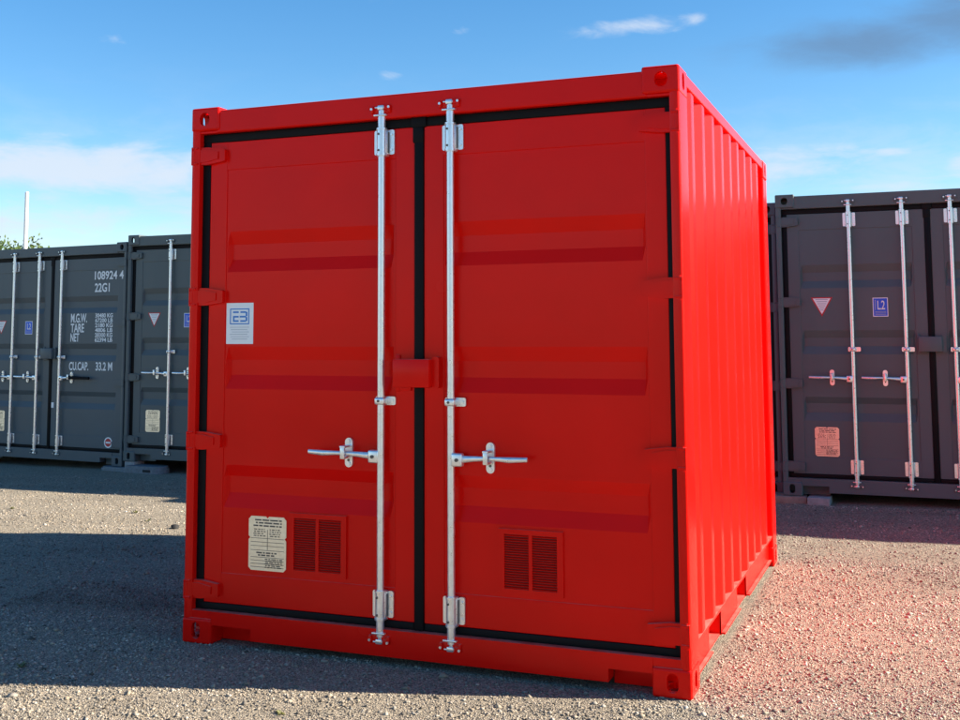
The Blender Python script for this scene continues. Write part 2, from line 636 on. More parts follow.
def door_mesh(mat, x0, x1, r0, r1):
    bm = bmesh.new()
    xa, xb = (x0 + 0.098, x1 - 0.098)
    xa, xb = min(xa, r0 - 0.004), max(xb, r1 + 0.004)
    z0, z1, za, zb = 0.187, 2.418, 0.330, 2.276
    b = 0.004
    add_box(bm, x0, xa, YF, 0.095, z0, z1, b)
    add_box(bm, xb, x1, YF, 0.095, z0, z1, b)
    add_box(bm, xa - 0.003, xb + 0.003, YF + 0.0005, 0.094, zb, z1 - 0.0006, b)
    add_box(bm, xa - 0.003, xb + 0.003, YF + 0.0005, 0.094, z0 + 0.0006, za, b)
    xs = [xa - 0.004, r0, r0 + 0.015, r1 - 0.015, r1, xb + 0.004]
    zs = [za - 0.004] + [z for r in RIBS for z in r] + [zb + 0.004]
    grid = []
    for j, z in enumerate(zs):
        deep = j > 0 and j < len(zs) - 1 and (j - 1) % 4 in (1, 2)
        row = []
        for i, x in enumerate(xs):
            d = 0.027 if deep and i in (2, 3) else 0.0
            row.append(bm.verts.new((x, YP + d, z)))
        grid.append(row)
    fs = []
    for j in range(len(zs) - 1):
        for i in range(len(xs) - 1):
            fs.append(bm.faces.new((grid[j][i], grid[j][i + 1], grid[j + 1][i + 1], grid[j + 1][i])))
    es = [e for e in {e for f in fs for e in f.edges} if len(e.link_faces) == 2 and e.calc_face_angle(0) > 0.2]
    bmesh.ops.bevel(bm, geom=es, offset=0.005, segments=2, profile=0.5, affect='EDGES', clamp_overlap=True)
    return finish(bm, 'door', mat)


def gasket_mesh(x0, x1, centre):
    """rubber seal round a door leaf; x0..x1 is the leaf, centre the side (+1 or -1) where the leaves meet"""
    bm = bmesh.new()
    a, b = (0.042, x1 - 0.002) if centre > 0 else (x0 + 0.002, W - 0.042)
    g = 0.043
    add_box(bm, a, b, g, 0.09, 2.4185, 2.4600, 0.004)
    add_box(bm, a, b, g, 0.09, 0.1540, 0.1865, 0.004)
    if centre > 0:
        add_box(bm, 0.0435, x0 - 0.0005, g + 0.001, 0.09, 0.155, 2.459, 0.004)
        add_box(bm, x1 + 0.0005, x1 + 0.047, g - 0.007, 0.09, 0.1535, 2.4605, 0.006)
        add_box(bm, x1 - 0.016, x1 + 0.062, g - 0.012, 0.06, 2.412, 2.468, 0.010)
        add_box(bm, x1 - 0.008, x1 + 0.049, g - 0.010, 0.06, 2.340, 2.42, 0.010)
    else:
        add_box(bm, x1 + 0.0005, W - 0.0435, g + 0.001, 0.09, 0.155, 2.459, 0.004)
    return finish(bm, 'door_gasket', 'rubber', 40)


def hinge_mesh(mat, mx):
    """one hinge: lugs on the post, tapered strap on the door, pin. Origin on the outer post face, z at the middle"""
    def mk():
        bm = bmesh.new()
        s = -1 if mx else 1
        def P(poly):
            return [(s * a, b) for a, b in poly]
        strap = [(0.026, -0.043), (0.088, -0.043), (0.182, -0.030), (0.186, -0.024), (0.186, 0.024), (0.182, 0.030), (0.088, 0.043), (0.026, 0.043)]
        add_prism(bm, P(strap), 1, 0.020, 0.0455)
        add_prism(bm, P([(0.030, -0.030), (0.085, -0.030), (0.150, -0.018), (0.150, 0.018), (0.085, 0.030), (0.030, 0.030)]), 1, 0.0135, 0.021)
        for z in (-0.0445, 0.0335):
            a, b = sorted((s * 0.006, s * 0.040))
            add_box(bm, a, b, -0.0005, 0.034, z, z + 0.011, 0.003)
        add_box(bm, *sorted((s * 0.004, s * 0.024)), 0.001, 0.030, -0.031, 0.031, 0.004)
        add_box(bm, *sorted((s * 0.0035, s * 0.009)), -0.001, 0.028, -0.0455, 0.0455, 0.003)
        add_tube(bm, (s * 0.018, 0.010, -0.052), (s * 0.018, 0.010, 0.052), 0.0085, n=12)
        es = [e for e in bm.edges if e.calc_length() > 0.02 and len(e.link_faces) == 2 and 0.6 < e.calc_face_angle(0) < 1.7 and abs(e.verts[0].co.z) > 0.03]
        return finish(bm, 'hinge', mat)
    return cached(('hinge', mat, mx), mk)


def side_wall_mesh(mat, L, mx, z0=0.189, z1=2.533):
    def mk():
        y, prof = 0.170, [(0.170, 0.045)]
        y = 0.177
        while y + 0.277 < L - 0.16:
            prof += [(y, 0.045), (y + 0.070, 0.045), (y + 0.138, 0.010), (y + 0.208, 0.010)]
            y += 0.277
        prof += [(y, 0.045), (L - 0.170, 0.045)]
        prof = prof[1:]
        bm = bmesh.new()
        s = 1
        lo = [bm.verts.new((W - d if mx else d, yy, z0)) for yy, d in prof]
        hi = [bm.verts.new((W - d if mx else d, yy, z1)) for yy, d in prof]
        for i in range(len(prof) - 1):
            bm.faces.new((lo[i], lo[i + 1], hi[i + 1], hi[i]))
        es = [e for e in bm.edges if len(e.link_faces) == 2]
        bmesh.ops.bevel(bm, geom=es, offset=0.006, segments=2, profile=0.5, affect='EDGES', clamp_overlap=True)
        me = finish(bm, 'side_wall', mat, 40)
        return me
    return cached(('side', mat, L, mx), mk)


def end_wall_mesh(mat, L):
    def mk():
        bm = bmesh.new()
        x, prof = 0.06, []
        while x + 0.25 < W - 0.05:
            prof += [(x, L - 0.06), (x + 0.09, L - 0.06), (x + 0.125, L - 0.02), (x + 0.215, L - 0.02)]
            x += 0.25
        prof += [(x, L - 0.06), (W - 0.05, L - 0.06)]
        lo = [bm.verts.new((a, b, 0.12)) for a, b in prof]
        hi = [bm.verts.new((a, b, 2.49)) for a, b in prof]
        for i in range(len(prof) - 1):
            bm.faces.new((lo[i], lo[i + 1], hi[i + 1], hi[i]))
        return finish(bm, 'end_wall', mat)
    return cached(('end', mat, L), mk)


def bottom_rail_mesh(mat, L, mx, pockets):
    def mk():
        bm = bmesh.new()

        def B(a, b, *r, **k):
            if mx:
                a, b = W - b, W - a
            add_box(bm, a, b, *r, **k)
        y0, y1 = CY - 0.001, L - CY + 0.001
        B(0.008, 0.062, y0, y1, 0.178, 0.1905, bev=0.002)
        cuts = [y0] + [v for p in pockets for v in p] + [y1]
        for i in range(0, len(cuts), 2):
            B(0.034, 0.040, cuts[i], cuts[i + 1], 0.036, 0.1785)
            B(0.015, 0.0345, cuts[i], cuts[i + 1], 0.034, 0.043, bev=0.002)
        for a, b in pockets:
            for yy in (a - 0.006, b):
                B(0.0335, 0.5, yy, yy + 0.006, 0.030, 0.1785)
            B(0.041, 0.5, a, b, 0.030, 0.036)
            B(0.040, 0.5, a, b, 0.150, 0.156)
        return finish(bm, 'bottom_side_rail', mat)
    return cached(('brail', mat, L, mx), mk)


# --- locking gear, built once and shared; origin at the rod axis, z = 0 at the container base
RY = 0.012


def rod_mesh(hz):
    def mk():
        bm = bmesh.new()
        add_tube(bm, (0, RY, 0.12), (0, RY, 2.50), 0.0165, n=18)
        return finish(bm, 'lock_rod', 'steel', 40)
    return cached('rod', mk)


def bracket_mesh():
    def mk():
        bm = bmesh.new()
        # two bolted wings and the half-round housing
        for a, b in ((-0.048, -0.021), (0.026, 0.054)):
            add_prism(bm, rrect(a, b, -0.056, 0.060, 0.008, 3), 1, 0.034, 0.0448)
            for z in (-0.034, 0.038):
                add_tube(bm, ((a + b) / 2, 0.034, z), ((a + b) / 2, 0.029, z), 0.0065, n=8)
        add_box(bm, -0.024, 0.026, RY - 0.002, 0.0445, -0.066, 0.064, 0.006)
        add_tube(bm, (0, RY, -0.066), (0, RY, 0.064), 0.0225, n=16)
        for z in (-0.062, 0.058):
            add_tube(bm, (0, RY, z), (0, RY, z + 0.008), 0.0255, n=16)
        for z in (-0.040, 0.036):
            add_tube(bm, (-0.006, RY - 0.0215, z), (-0.006, RY - 0.0245, z), 0.0055, n=8, mi=1)
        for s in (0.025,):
            add_box(bm, s - 0.001, s + 0.0025, 0.022, 0.0335, -0.05, 0.05, mi=1)  # dark strip colours in the shade of the gap beside the wing
        return finish(bm, 'rod_bracket', ['steel', 'ink'], 40)
    return cached('bracket', mk)


def cam_mesh(top):
    def mk():
        bm = bmesh.new()
        s = 1 if top else -1
        add_tube(bm, (0, RY, 0), (0, RY, s * 0.050), 0.0185, n=16)
        add_box(bm, -0.034, 0.030, RY - 0.020, RY + 0.018, *sorted((s * 0.048, s * 0.056)), 0.002)
        add_tube(bm, (0, RY, s * 0.055), (0, RY, s * 0.085), 0.012, 0.011, n=12)
        add_box(bm, -0.018, 0.014, RY - 0.014, RY + 0.012, *sorted((s * 0.078, s * 0.100)), 0.004)
        add_box(bm, 0.010, 0.034, RY - 0.010, RY + 0.010, *sorted((s * 0.084, s * 0.096)), 0.003)
        add_box(bm, -0.032, -0.014, RY - 0.012, RY + 0.006, *sorted((s * 0.086, s * 0.094)), 0.003)
        return finish(bm, 'locking_cam', 'steel', 40)
    return cached(('cam', top), mk)


def keeper_mesh(mat, top):
    def mk():
        bm = bmesh.new()
        s = 1 if top else -1
        for a, b in ((-0.052, -0.038), (0.036, 0.050)):
            add_box(bm, a, b, -0.004, 0.012, *sorted((s * 0.062, s * 0.096)), 0.004)
        add_box(bm, 0.016, 0.050, -0.002, 0.010, *sorted((s * 0.075, s * 0.100)), 0.004)
        add_box(bm, -0.053, 0.051, 0.006, 0.0125, *sorted((s * 0.061, s * 0.098)), 0.002)
        add_tube(bm, (-0.045, -0.004, s * 0.082), (-0.045, -0.010, s * 0.082), 0.006, n=8, mi=1)
        add_tube(bm, (0.043, -0.004, s * 0.088), (0.043, -0.010, s * 0.088), 0.006, n=8, mi=1)
        return finish(bm, 'cam_keeper', [mat, 'steel'], 40)
    return cached(('keeper', mat, top), mk)


def guide_mesh():
    def mk():
        bm = bmesh.new()
        add_prism(bm, rrect(-0.038, 0.062, -0.019, 0.019, 0.008, 3), 1, 0.035, 0.0448)
        add_box(bm, -0.026, 0.024, RY - 0.0215, 0.044, -0.0175, 0.0175, 0.010, 3)
        add_tube(bm, (0.046, 0.036, 0), (0.046, 0.030, 0), 0.007, n=10)
        add_tube(bm, (-0.004, RY - 0.021, 0), (-0.004, RY - 0.024, 0), 0.006, n=10, mi=1)
        return finish(bm, 'rod_guide', ['steel', 'ink'], 40)
    return cached('guide', mk)


def handle_mesh(s):
    """s = -1: handle swings to the left of the rod"""
    def mk():
        bm = bmesh.new()
        add_box(bm, *sorted((s * 0.006, s * 0.058)), RY - 0.019, RY + 0.016, -0.029, 0.029, 0.007)
        add_tube(bm, (s * 0.034, RY - 0.018, 0.0), (s * 0.034, RY - 0.026, 0.0), 0.008, n=10, mi=1)
        pts = [(0.050, 0.010, 0.002), (0.110, 0.004, 0.007), (0.170, -0.008, 0.011), (0.220, -0.016, 0.012), (0.280, -0.018, 0.010), (0.362, -0.008, 0.013)]
        hh = [0.016, 0.012, 0.010, 0.0095, 0.0125, 0.0100]
        rings = []
        for (x, y, z), h in zip(pts, hh):
            rings.append([bm.verts.new((s * x, y + dy, z + dz)) for dy, dz in
                          ((-0.005, -h * 0.7), (-0.006, 0), (-0.005, h * 0.7), (0, h), (0.005, h * 0.7), (0.005, -h * 0.7), (0, -h))])
        for a, b in zip(rings, rings[1:]):
            for i in range(7):
                bm.faces.new((a[i], a[(i + 1) % 7], b[(i + 1) % 7], b[i]))
        bm.faces.new(rings[0])
        bm.faces.new(rings[-1][::-1])
        return finish(bm, 'door_handle', ['steel', 'ink'], 50)
    return cached(('handle', s), mk)


def catch_mesh():
    def mk():
        bm = bmesh.new()
        add_prism(bm, stadium(0, 0, 0.038, 0.134), 1, 0.036, 0.0495)
        add_box(bm, -0.012, 0.012, -0.028, 0.040, -0.024, -0.012, 0.003)
        add_box(bm, -0.011, 0.011, -0.030, -0.022, -0.022, 0.030, 0.003)
        add_box(bm, -0.014, 0.014, -0.030, 0.040, 0.026, 0.036, 0.003)
        for z in (-0.050, 0.052):
            add_tube(bm, (0, 0.036, z), (0, 0.030, z), 0.009, n=10)
        add_tube(bm, (0, 0.037, -0.034), (0, 0.033, -0.034), 0.006, n=8, mi=1)
        return finish(bm, 'handle_catch', ['steel', 'ink'], 40)
    return cached('catch', mk)


def lockbox(root, mat):
    bm = bmesh.new()
    add_box(bm, 1.124, 1.304, -0.026, 0.022, 1.226, 1.352, 0.006)
    add_box(bm, 1.262, 1.303, 0.018, 0.0448, 1.236, 1.344, 0.003)
    o = obj('lock_box', finish(bm, 'lock_box', mat, 40), root)
    bm = bmesh.new()
    add_box(bm, 1.110, 1.134, 0.034, 0.0448, 1.205, 1.372, 0.004)
    add_box(bm, 1.133, 1.19, 0.032, 0.0448, 1.208, 1.2315, 0.003)
    obj('staple_plate', finish(bm, 'staple_plate', mat, 40), o)
    bm = bmesh.new()
    add_prism(bm, rrect(1.300, 1.336, 1.222, 1.362, 0.012, 3), 1, 0.012, 0.0448)
    obj('mounting_plate', finish(bm, 'mounting_plate', mat, 40), o)


def quads_mesh(name, mats, items):
    """items: (x0, x1, z0, z1, y, material index); thin raised films"""
    bm = bmesh.new()
    for (x0, x1, z0, z1, y, mi) in items:
        add_box(bm, x0, x1, y, y + 0.0008, z0, z1, mi=mi)
    return finish(bm, name, mats)


def textlines(x0, x1, z0, z1, rows, y, mi, seed, h=0.45):
    rr = random.Random(seed)
    out = []
    for r in range(rows):
        z = z1 - (z1 - z0) * (r + 0.5) / rows
        hh = (z1 - z0) / rows * h / 2
        x = x0 + rr.uniform(0, 0.1) * (x1 - x0)
        while x < x1 - 0.008:
            w = rr.uniform(0.06, 0.28) * (x1 - x0)
            out.append((x, min(x1, x + w), z - hh, z + hh, y, mi))
            x += w + 0.006
    return out


def data_plate(root, x0, x1, z0, z1, label):
    y = YP - 0.003
    bm = bmesh.new()
    r, cx = 0.014, (x0 + x1) / 2
    n = 0.009
    zt = z1 - (z1 - z0) * 0.40
    poly = [(x0 + r, z0), (x1 - r, z0), (x1, z0 + r), (x1, zt - n), (x1 - n, zt), (x1, zt + n), (x1, z1 - r), (x1 - r, z1),
            (cx + n, z1), (cx, z1 - n), (cx - n, z1), (x0 + r, z1), (x0, z1 - r), (x0, zt + n), (x0 + n, zt), (x0, zt - n), (x0, z0 + r)]
    add_prism(bm, poly, 1, y, YP - 0.0002)
    o = obj('data_plate', finish(bm, 'data_plate', 'plate'), root)
    w, h = x1 - x0, z1 - z0
    it = textlines(x0 + w * .12, x1 - w * .12, z1 - h * .20, z1 - h * .04, 3, y - .0008, 0, 5, 0.5)
    it += textlines(x0 + w * .12, x0 + w * .45, z1 - h * .38, z1 - h * .22, 4, y - .0008, 0, 6)
    it += textlines(x0 + w * .55, x1 - w * .12, z1 - h * .38, z1 - h * .22, 4, y - .0008, 0, 7)
    it += [(x0 + w * .06, x1 - w * .06, z1 - h * zf, z1 - h * zf + .0022, y - .0008, 0) for zf in (.41, .48, .55, .63, .76, .82, .88, .94)]
    it += [(x0 + w * .5, x0 + w * .51, z1 - h * .62, z1 - h * .24, y - .0010, 0)]
    it += textlines(x0 + w * .2, x1 - w * .25, z1 - h * .74, z1 - h * .65, 2, y - .0008, 0, 8, 0.6)
    it += textlines(x0 + w * .42, x1 - w * .10, z0 + h * .05, z1 - h * .77, 6, y - .0008, 0, 9, 0.6)
    obj('engraved_text', quads_mesh('engraved_text', ['ink'], it), o)
    if label:
        o['label'] = label
    return o


def text_mesh(s, x0, x1, z0, z1, y, mat, bold=0.0):
    cu = bpy.data.curves.new('t', 'FONT')
    cu.body = s
    cu.offset = bold
    cu.extrude = 0.004
    cu.resolution_u = 4
    o = bpy.data.objects.new('t', cu)
    col.objects.link(o)
    dg = bpy.context.evaluated_depsgraph_get()
    me = bpy.data.meshes.new_from_object(o.evaluated_get(dg))
    bpy.data.objects.remove(o, do_unlink=True)
    co = np.array([v.co[:] for v in me.vertices])
    lo, hi = co.min(0), co.max(0)
    k = (co - lo) / np.maximum(hi - lo, 1e-9)
    new = np.stack([x0 + k[:, 0] * (x1 - x0), y + (1 - k[:, 2]) * 0.0008, z0 + k[:, 1] * (z1 - z0)], 1)
    me.vertices.foreach_set('co', new.reshape(-1))
    me.materials.clear()
    me.materials.append(MAT[mat])
    me.update()
    return me


def vent(root, x0, x1, z0, z1):
    """louvred vent: raised frame with two openings, each slat its own piece"""
    bm = bmesh.new()
    f, y0, y1 = 0.022, YP - 0.012, YP - 0.0003
    xm = (x0 + x1) / 2
    add_prism(bm, [(x0, z0), (x1, z0), (x1, z0 + f), (x0, z0 + f)], 1, y0, y1)
    add_prism(bm, [(x0, z1 - f), (x1, z1 - f), (x1, z1), (x0, z1)], 1, y0, y1)
    for a, b in ((x0, x0 + f + 0.005), (xm - 0.008, xm + 0.008), (x1 - f - 0.005, x1)):
        add_box(bm, a, b, y0 + 0.0003, y1, z0 + f - 0.001, z1 - f + 0.001)
    o = obj('vent', finish(bm, 'vent', 'red'), root)
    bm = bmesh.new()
    add_box(bm, x0 + f, x1 - f, YP - 0.0022, YP - 0.0006, z0 + f, z1 - f)  # dark sheet in place of the shaded opening behind the slats
    obj('shade_back', finish(bm, 'shade_back', 'dark'), o)
    n = 22
    for k, (a, b) in enumerate(((x0 + f + 0.005, xm - 0.008), (xm + 0.008, x1 - f - 0.005))):
        def mk():
            bm = bmesh.new()
            w = b - a
            p = (z1 - z0 - 2 * f) / n
            add_prism(bm, [(-0.0105, -p * 0.30), (-0.011, -p * 0.12), (-0.003, p * 0.16), (-0.003, p * 0.00)], 0, 0, w)
            return finish(bm, 'slat', 'redslat')
        me = cached(('slat', round(b - a, 3)), mk)
        for i in range(n):
            obj('slat', me, o, (a, YP, z0 + f + (z1 - z0 - 2 * f) * (i + 0.5) / n))
    return o


def build_container(mat, L, rods, hz, pockets, red):
    root = bpy.data.objects.new('shipping_container', None)
    col.objects.link(root)
    for up in (0, 1):
        for mx in (0, 1):
            for my in (0, 1):
                obj('corner_casting', casting(mat, bool(up), mx, my), root, (W if mx else 0, L if my else 0, H - CZ if up else 0))
    for mx in (0, 1):
        obj('corner_post', post_mesh(mat, mx), root, (W if mx else 0, 0, 0))

        def rear():
            bm = bmesh.new()
            add_box(bm, *((W - 0.06, W - 0.003) if mx else (0.003, 0.06)), L - 0.172, L - 0.004, CZ - 0.002, H - CZ + 0.002, 0.008)
            return finish(bm, 'corner_post', mat)
        obj('corner_post', cached(('rear', mat, L, mx), rear), root)
        obj('side_wall', side_wall_mesh(mat, L, mx), root)
        obj('bottom_side_rail', bottom_rail_mesh(mat, L, mx, pockets), root)

        def trail():
            bm = bmesh.new()
            add_box(bm, *((W - 0.066, W - 0.004) if mx else (0.004, 0.066)), CY - 0.001, L - CY + 0.001, 2.530, 2.584, 0.005)
            return finish(bm, 'top_side_rail', mat)
        obj('top_side_rail', cached(('trail', mat, L, mx), trail), root)
    obj('end_wall', end_wall_mesh(mat, L), root)
    bm = bmesh.new()
    add_box(bm, 0.05, W - 0.05, 0.05, L - 0.05, 2.562, 2.570)
    obj('roof', finish(bm, 'roof', mat), root)
    bm = bmesh.new()
    add_box(bm, 0.055, W - 0.055, 0.09, L - 0.07, 0.160, 0.170)
    for i in range(int(L / 0.3) - 1):
        y = 0.45 + i * 0.3
        if not any(a - 0.05 < y < b + 0.05 for a, b in pockets):
            add_box(bm, 0.054, W - 0.054, y, y + 0.045, 0.045, 0.161)
    obj('floor_frame', finish(bm, 'floor_frame', 'under'), root)
    # rear top and bottom rails
    bm = bmesh.new()
    add_box(bm, CX - 0.001, W - CX + 0.001, L - 0.07, L - 0.006, 2.48, 2.58, 0.006)
    obj('end_rail', finish(bm, 'end_rail', mat), root)
    bm = bmesh.new()
    add_box(bm, CX - 0.001, W - CX + 0.001, L - 0.07, L - 0.006, 0.03, 0.15, 0.006)
    obj('end_rail', finish(bm, 'end_rail', mat), root)
    bm = bmesh.new()
    add_box(bm, CX - 0.02, W - CX + 0.02, 0.010, 0.100, 2.461, 2.574, 0.007)
    add_box(bm, 0.04, W - 0.04, 0.016, 0.099, 2.4615, 2.4735, 0.003)
    obj('door_header', finish(bm, 'door_header', mat), root)
    bm = bmesh.new()
    x0, x1, zt, zn, zb = CX - 0.002, W - CX + 0.002, 0.153, 0.090, 0.036
    pa, pb = 0.378, W - 0.345
    add_prism(bm, [(x0, zn), (pa, zn), (pa, zb), (pb, zb), (pb, zn), (x1, zn), (x1, zt), (x0, zt)], 1, 0.008, 0.098)
    add_box(bm, 0.046, x0 + 0.0005, 0.012, 0.098, 0.117, 0.1525)
    add_box(bm, x1 - 0.0005, W - 0.046, 0.012, 0.098, 0.117, 0.1525)
    add_box(bm, x0, pa, 0.110, 0.120, 0.006, 0.15)
    add_box(bm, pb, x1, 0.110, 0.120, 0.006, 0.15)
    for a, b in ((x0, pa), (pb, x1)):
        add_box(bm, a, b, 0.097, 0.1105, zn + 0.001, zn + 0.008)
    es = [e for e in bm.edges if len(e.link_faces) == 2 and e.calc_face_angle(0) > 1.2 and abs(e.verts[0].co.y - 0.008) < 1e-4 and abs(e.verts[1].co.y - 0.008) < 1e-4]
    bmesh.ops.bevel(bm, geom=es, offset=0.006, segments=2, profile=0.5, affect='EDGES', clamp_overlap=True)
    obj('door_sill', finish(bm, 'door_sill', mat, 40), root)
    # doors
    for x0, x1, r0, r1, c in ((0.090, 1.203, 0.192, 1.096, 1), (1.250, 2.366, 1.352, 2.272, -1)):
        obj('door', door_mesh(mat, x0, x1, r0, r1), root)
        obj('door_gasket', gasket_mesh(x0, x1, c), root)
    for mx in (0, 1):
        for z in (2.350, 1.651, 0.953, 0.249):
            obj('hinge', hinge_mesh(mat, mx), root, (W if mx else 0, 0, z))
    for x, s in rods:
        r = obj('lock_rod', rod_mesh(hz), root, (x, 0, 0))
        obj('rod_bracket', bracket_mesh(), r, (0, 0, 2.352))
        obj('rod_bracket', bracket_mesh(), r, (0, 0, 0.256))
        obj('locking_cam', cam_mesh(True), r, (0, 0, 2.425))
        obj('locking_cam', cam_mesh(False), r, (0, 0, 0.188))
        obj('rod_guide', guide_mesh(), r, (0, 0, hz + 0.250))
        obj('door_handle', handle_mesh(s), r, (0, 0, hz))
        obj('cam_keeper', keeper_mesh(mat, True), root, (x, 0, 2.425))
        obj('cam_keeper', keeper_mesh(mat, False), root, (x, 0, 0.188))
        obj('handle_catch', catch_mesh(), root, (x + s * 0.176, 0.0, hz + 0.010))
    lockbox(root, mat)
    return root


# ------------------------------------------------------------------ the red container
red = build_container('red', 2.991, ((1.050, -1), (1.394, 1)), 0.912, ((0.60, 0.94), (1.46, 1.80)), True)
tag(red, 'bright red steel container with two vented doors, in front of all the others', 'container')
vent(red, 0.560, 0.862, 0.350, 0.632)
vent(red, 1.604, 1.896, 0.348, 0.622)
data_plate(red, 0.337, 0.542, 0.355, 0.606, 'beige data plate with notched edges and small engraved text')


def red_sticker():
    y = YP - 0.0012
    x0, x1, z0, z1 = 0.192, 0.345, 1.420, 1.619
    o = obj('sticker', quads_mesh('sticker', ['white'], [(x0, x1, z0, z1, y, 0)]), red)
    o['label'] = 'white sticker with a blue framed letter mark'
    yy = y - 0.0009
    a, b, c, d = 0.213, 0.322, 1.515, 1.592
    t = 0.005
    it = [(a, b, c, c + t, yy, 0), (a, b, d - t, d, yy, 0), (a, a + t, c + t, d - t, yy, 0), (b - t, b, c + t, d - t, yy, 0)]
    for z in (1.527, 1.548, 1.570):                       # E of three bars, then a 3
        it.append((0.230, 0.262, z, z + 0.008, yy, 0))
        it.append((0.272 if z != 1.548 else 0.268, 0.304, z, z + 0.008, yy, 0))
    it.append((0.230, 0.238, 1.535, 1.548, yy, 0))
    it += [(0.302, 0.311, 1.531, 1.550, yy - .0001, 0), (0.302, 0.311, 1.554, 1.575, yy - .0001, 0)]
    for k in range(6):
        z = 1.500 - k * 0.0115
        it.append((0.213 + 0.006 * (k % 3), 0.322 - 0.010 * (k % 2), z, z + 0.0022, yy, 1))
    obj('printed_mark', quads_mesh('printed_mark', ['blue', 'greyprint'], it), o)


red_sticker()

# ------------------------------------------------------------------ the grey row behind
grey = build_container('grey', 6.058, ((0.605, -1), (1.030, -1), (1.405, 1)), 0.995, ((2.05, 2.41), (3.65, 4.01)), False)


def grey_marks(root):
    y = YP - 0.0012
    bm = bmesh.new()
    add_prism(bm, [(0.272, 1.690), (0.362, 1.524), (0.452, 1.690)], 1, y, y + 0.0008, 1)
    add_prism(bm, [(0.289, 1.681), (0.362, 1.545), (0.435, 1.681)], 1, y - 0.0008, y - 0.0001, 0)
    o = obj('warning_sticker', finish(bm, 'warning_sticker', ['white', 'redprint']), root)
    o['label'] = 'white triangular sticker with a red border, point down'
    it = []
    for k in range(6):
        z = 1.668 - k * 0.018
        hw = 0.056 * (z - 1.545) / 0.136
        it.append((0.362 - hw, 0.362 + hw, z, z + 0.006, y - 0.0018, 0))
    obj('printed_text', quads_mesh('printed_text', ['greyprint'], it), o)
    o = obj('square_sticker', quads_mesh('square_sticker', ['white', 'dblue'],
            [(0.775, 0.896, 1.520, 1.680, y, 0), (0.781, 0.890, 1.526, 1.674, y - 0.0009, 1)]), root)
    o['label'] = 'blue square sticker with thin white border'
    obj('printed_mark', text_mesh('L2', 0.812, 0.872, 1.58, 1.655, y - 0.0019, 'letter', 0.01), o)
    it = [(0.792, 0.880, z, z + 0.004, y - 0.0019, 0) for z in (1.536, 1.548, 1.560)] + [(0.792, 0.797, 1.575, 1.662, y - 0.0019, 0)]
    obj('printed_text', quads_mesh('printed_text', ['greyprint'], it), o)
    data_plate(root, 0.272, 0.470, 0.338, 0.584, 'beige data plate with small engraved text')


grey_marks(grey)


def lettering(root):
    y = YP - 0.0012

    def put(s, x0, x1, z0, z1, yy=y, lab=None):
        o = obj('painted_lettering', text_mesh(s, x0, x1, z0, z1, yy, 'letter', 0.022), root)
        return o
    put('108924 4', 1.905, 2.358, 2.160, 2.262, YF - 0.0012)
    put('22G1', 1.905, 2.140, 2.015, 2.120)
    put('M.G.W.', 1.535, 1.795, 1.655, 1.765)
    put('TARE', 1.535, 1.750, 1.540, 1.645)
    put('NET', 1.535, 1.675, 1.430, 1.530)
    for k, (a, b) in enumerate((('30480 KG', '67200 LB'), ('2180 KG', '4806 LB'), ('28300 KG', '62394 LB'))):
        z = 1.713 - k * 0.115
        put(a, 1.925, 2.200, z, z + 0.050)
        put(b, 1.925, 2.200, z - 0.057, z - 0.007)
    put('CU.CAP.', 1.525, 1.835, 1.090, 1.190)
    put('33.2 M', 1.950, 2.210, 1.090, 1.190)
    bm = bmesh.new()
    add_prism(bm, [(2.181 + 0.062 * math.cos(a), 0.262 + 0.062 * math.sin(a)) for a in [2 * math.pi * i / 24 for i in range(24)]], 1, 0.0432, 0.0444, 0)
    add_prism(bm, [(2.181 + 0.047 * math.cos(a), 0.262 + 0.047 * math.sin(a)) for a in [2 * math.pi * i / 24 for i in range(24)]], 1, 0.0424, 0.0431, 1)
    add_box(bm, 2.145, 2.217, 0.0414, 0.0422, 0.252, 0.272, mi=0)
    o = obj('round_sticker', finish(bm, 'round_sticker', ['white', 'redprint']), root)
    o['label'] = 'round white sticker with red centre'
    o = obj('paper_label', quads_mesh('paper_label', ['white'], [(1.258, 1.298, 0.640, 0.705, 0.0432, 0)]), root)
    bm = bmesh.new()
    add_tube(bm, (0.16, 0.0, 0.013), (0.50, 0.004, 0.006), 0.019, 0.016, n=12)
    obj('handle_sleeve', finish(bm, 'handle_sleeve', 'rubber', 40), root, (1.405, -0.012, 0.995))


# x of the front left corner, y, z, turn in degrees, label
ROW = [
    (-10.07, 6.46, -0.040, -4.9, 'dark grey container left of the numbered one, at the far left end of the row'),
    (-7.610, 6.240, -0.020, -4.9, 'dark grey container with white number 108924 4 on its right door'),
    (-5.135, 5.990, 0.050, -1.0, 'dark grey container just right of the numbered one, half hidden by the red one'),
    (-2.688, 5.940, 0.045, -1.0, 'dark grey container wholly behind the red container, between two half hidden grey ones'),
    (-0.245, 5.760, 0.055, -0.6, 'dark grey container behind the red one, only a sliver showing at its right edge'),
    (2.215, 5.470, 0.090, -0.5, 'dark grey container right of the red one, with pinkish data plate and blue sticker'),
    (4.675, 5.440, 0.100, 0.0, 'dark grey container next to the right, mostly beyond the picture edge'),
    (7.135, 5.440, 0.110, 0.0, 'dark grey container second beyond the right picture edge'),
    (9.595, 5.450, 0.120, 0.0, 'dark grey container at the far right end of the row'),
]
conts = []
for i, (x, y, z, a, lab) in enumerate(ROW):
    o = grey if i == 5 else copy_tree(grey)
    o.location = (x, y, z)
    o.rotation_euler = (0, 0, math.radians(a))
    tag(o, lab, 'container', 'grey containers parked side by side')
    conts.append(o)
TINT = (1.0, 1.0, 1.06, 0.95, 0.92, 1.04, 0.97, 1.0, 1.05)
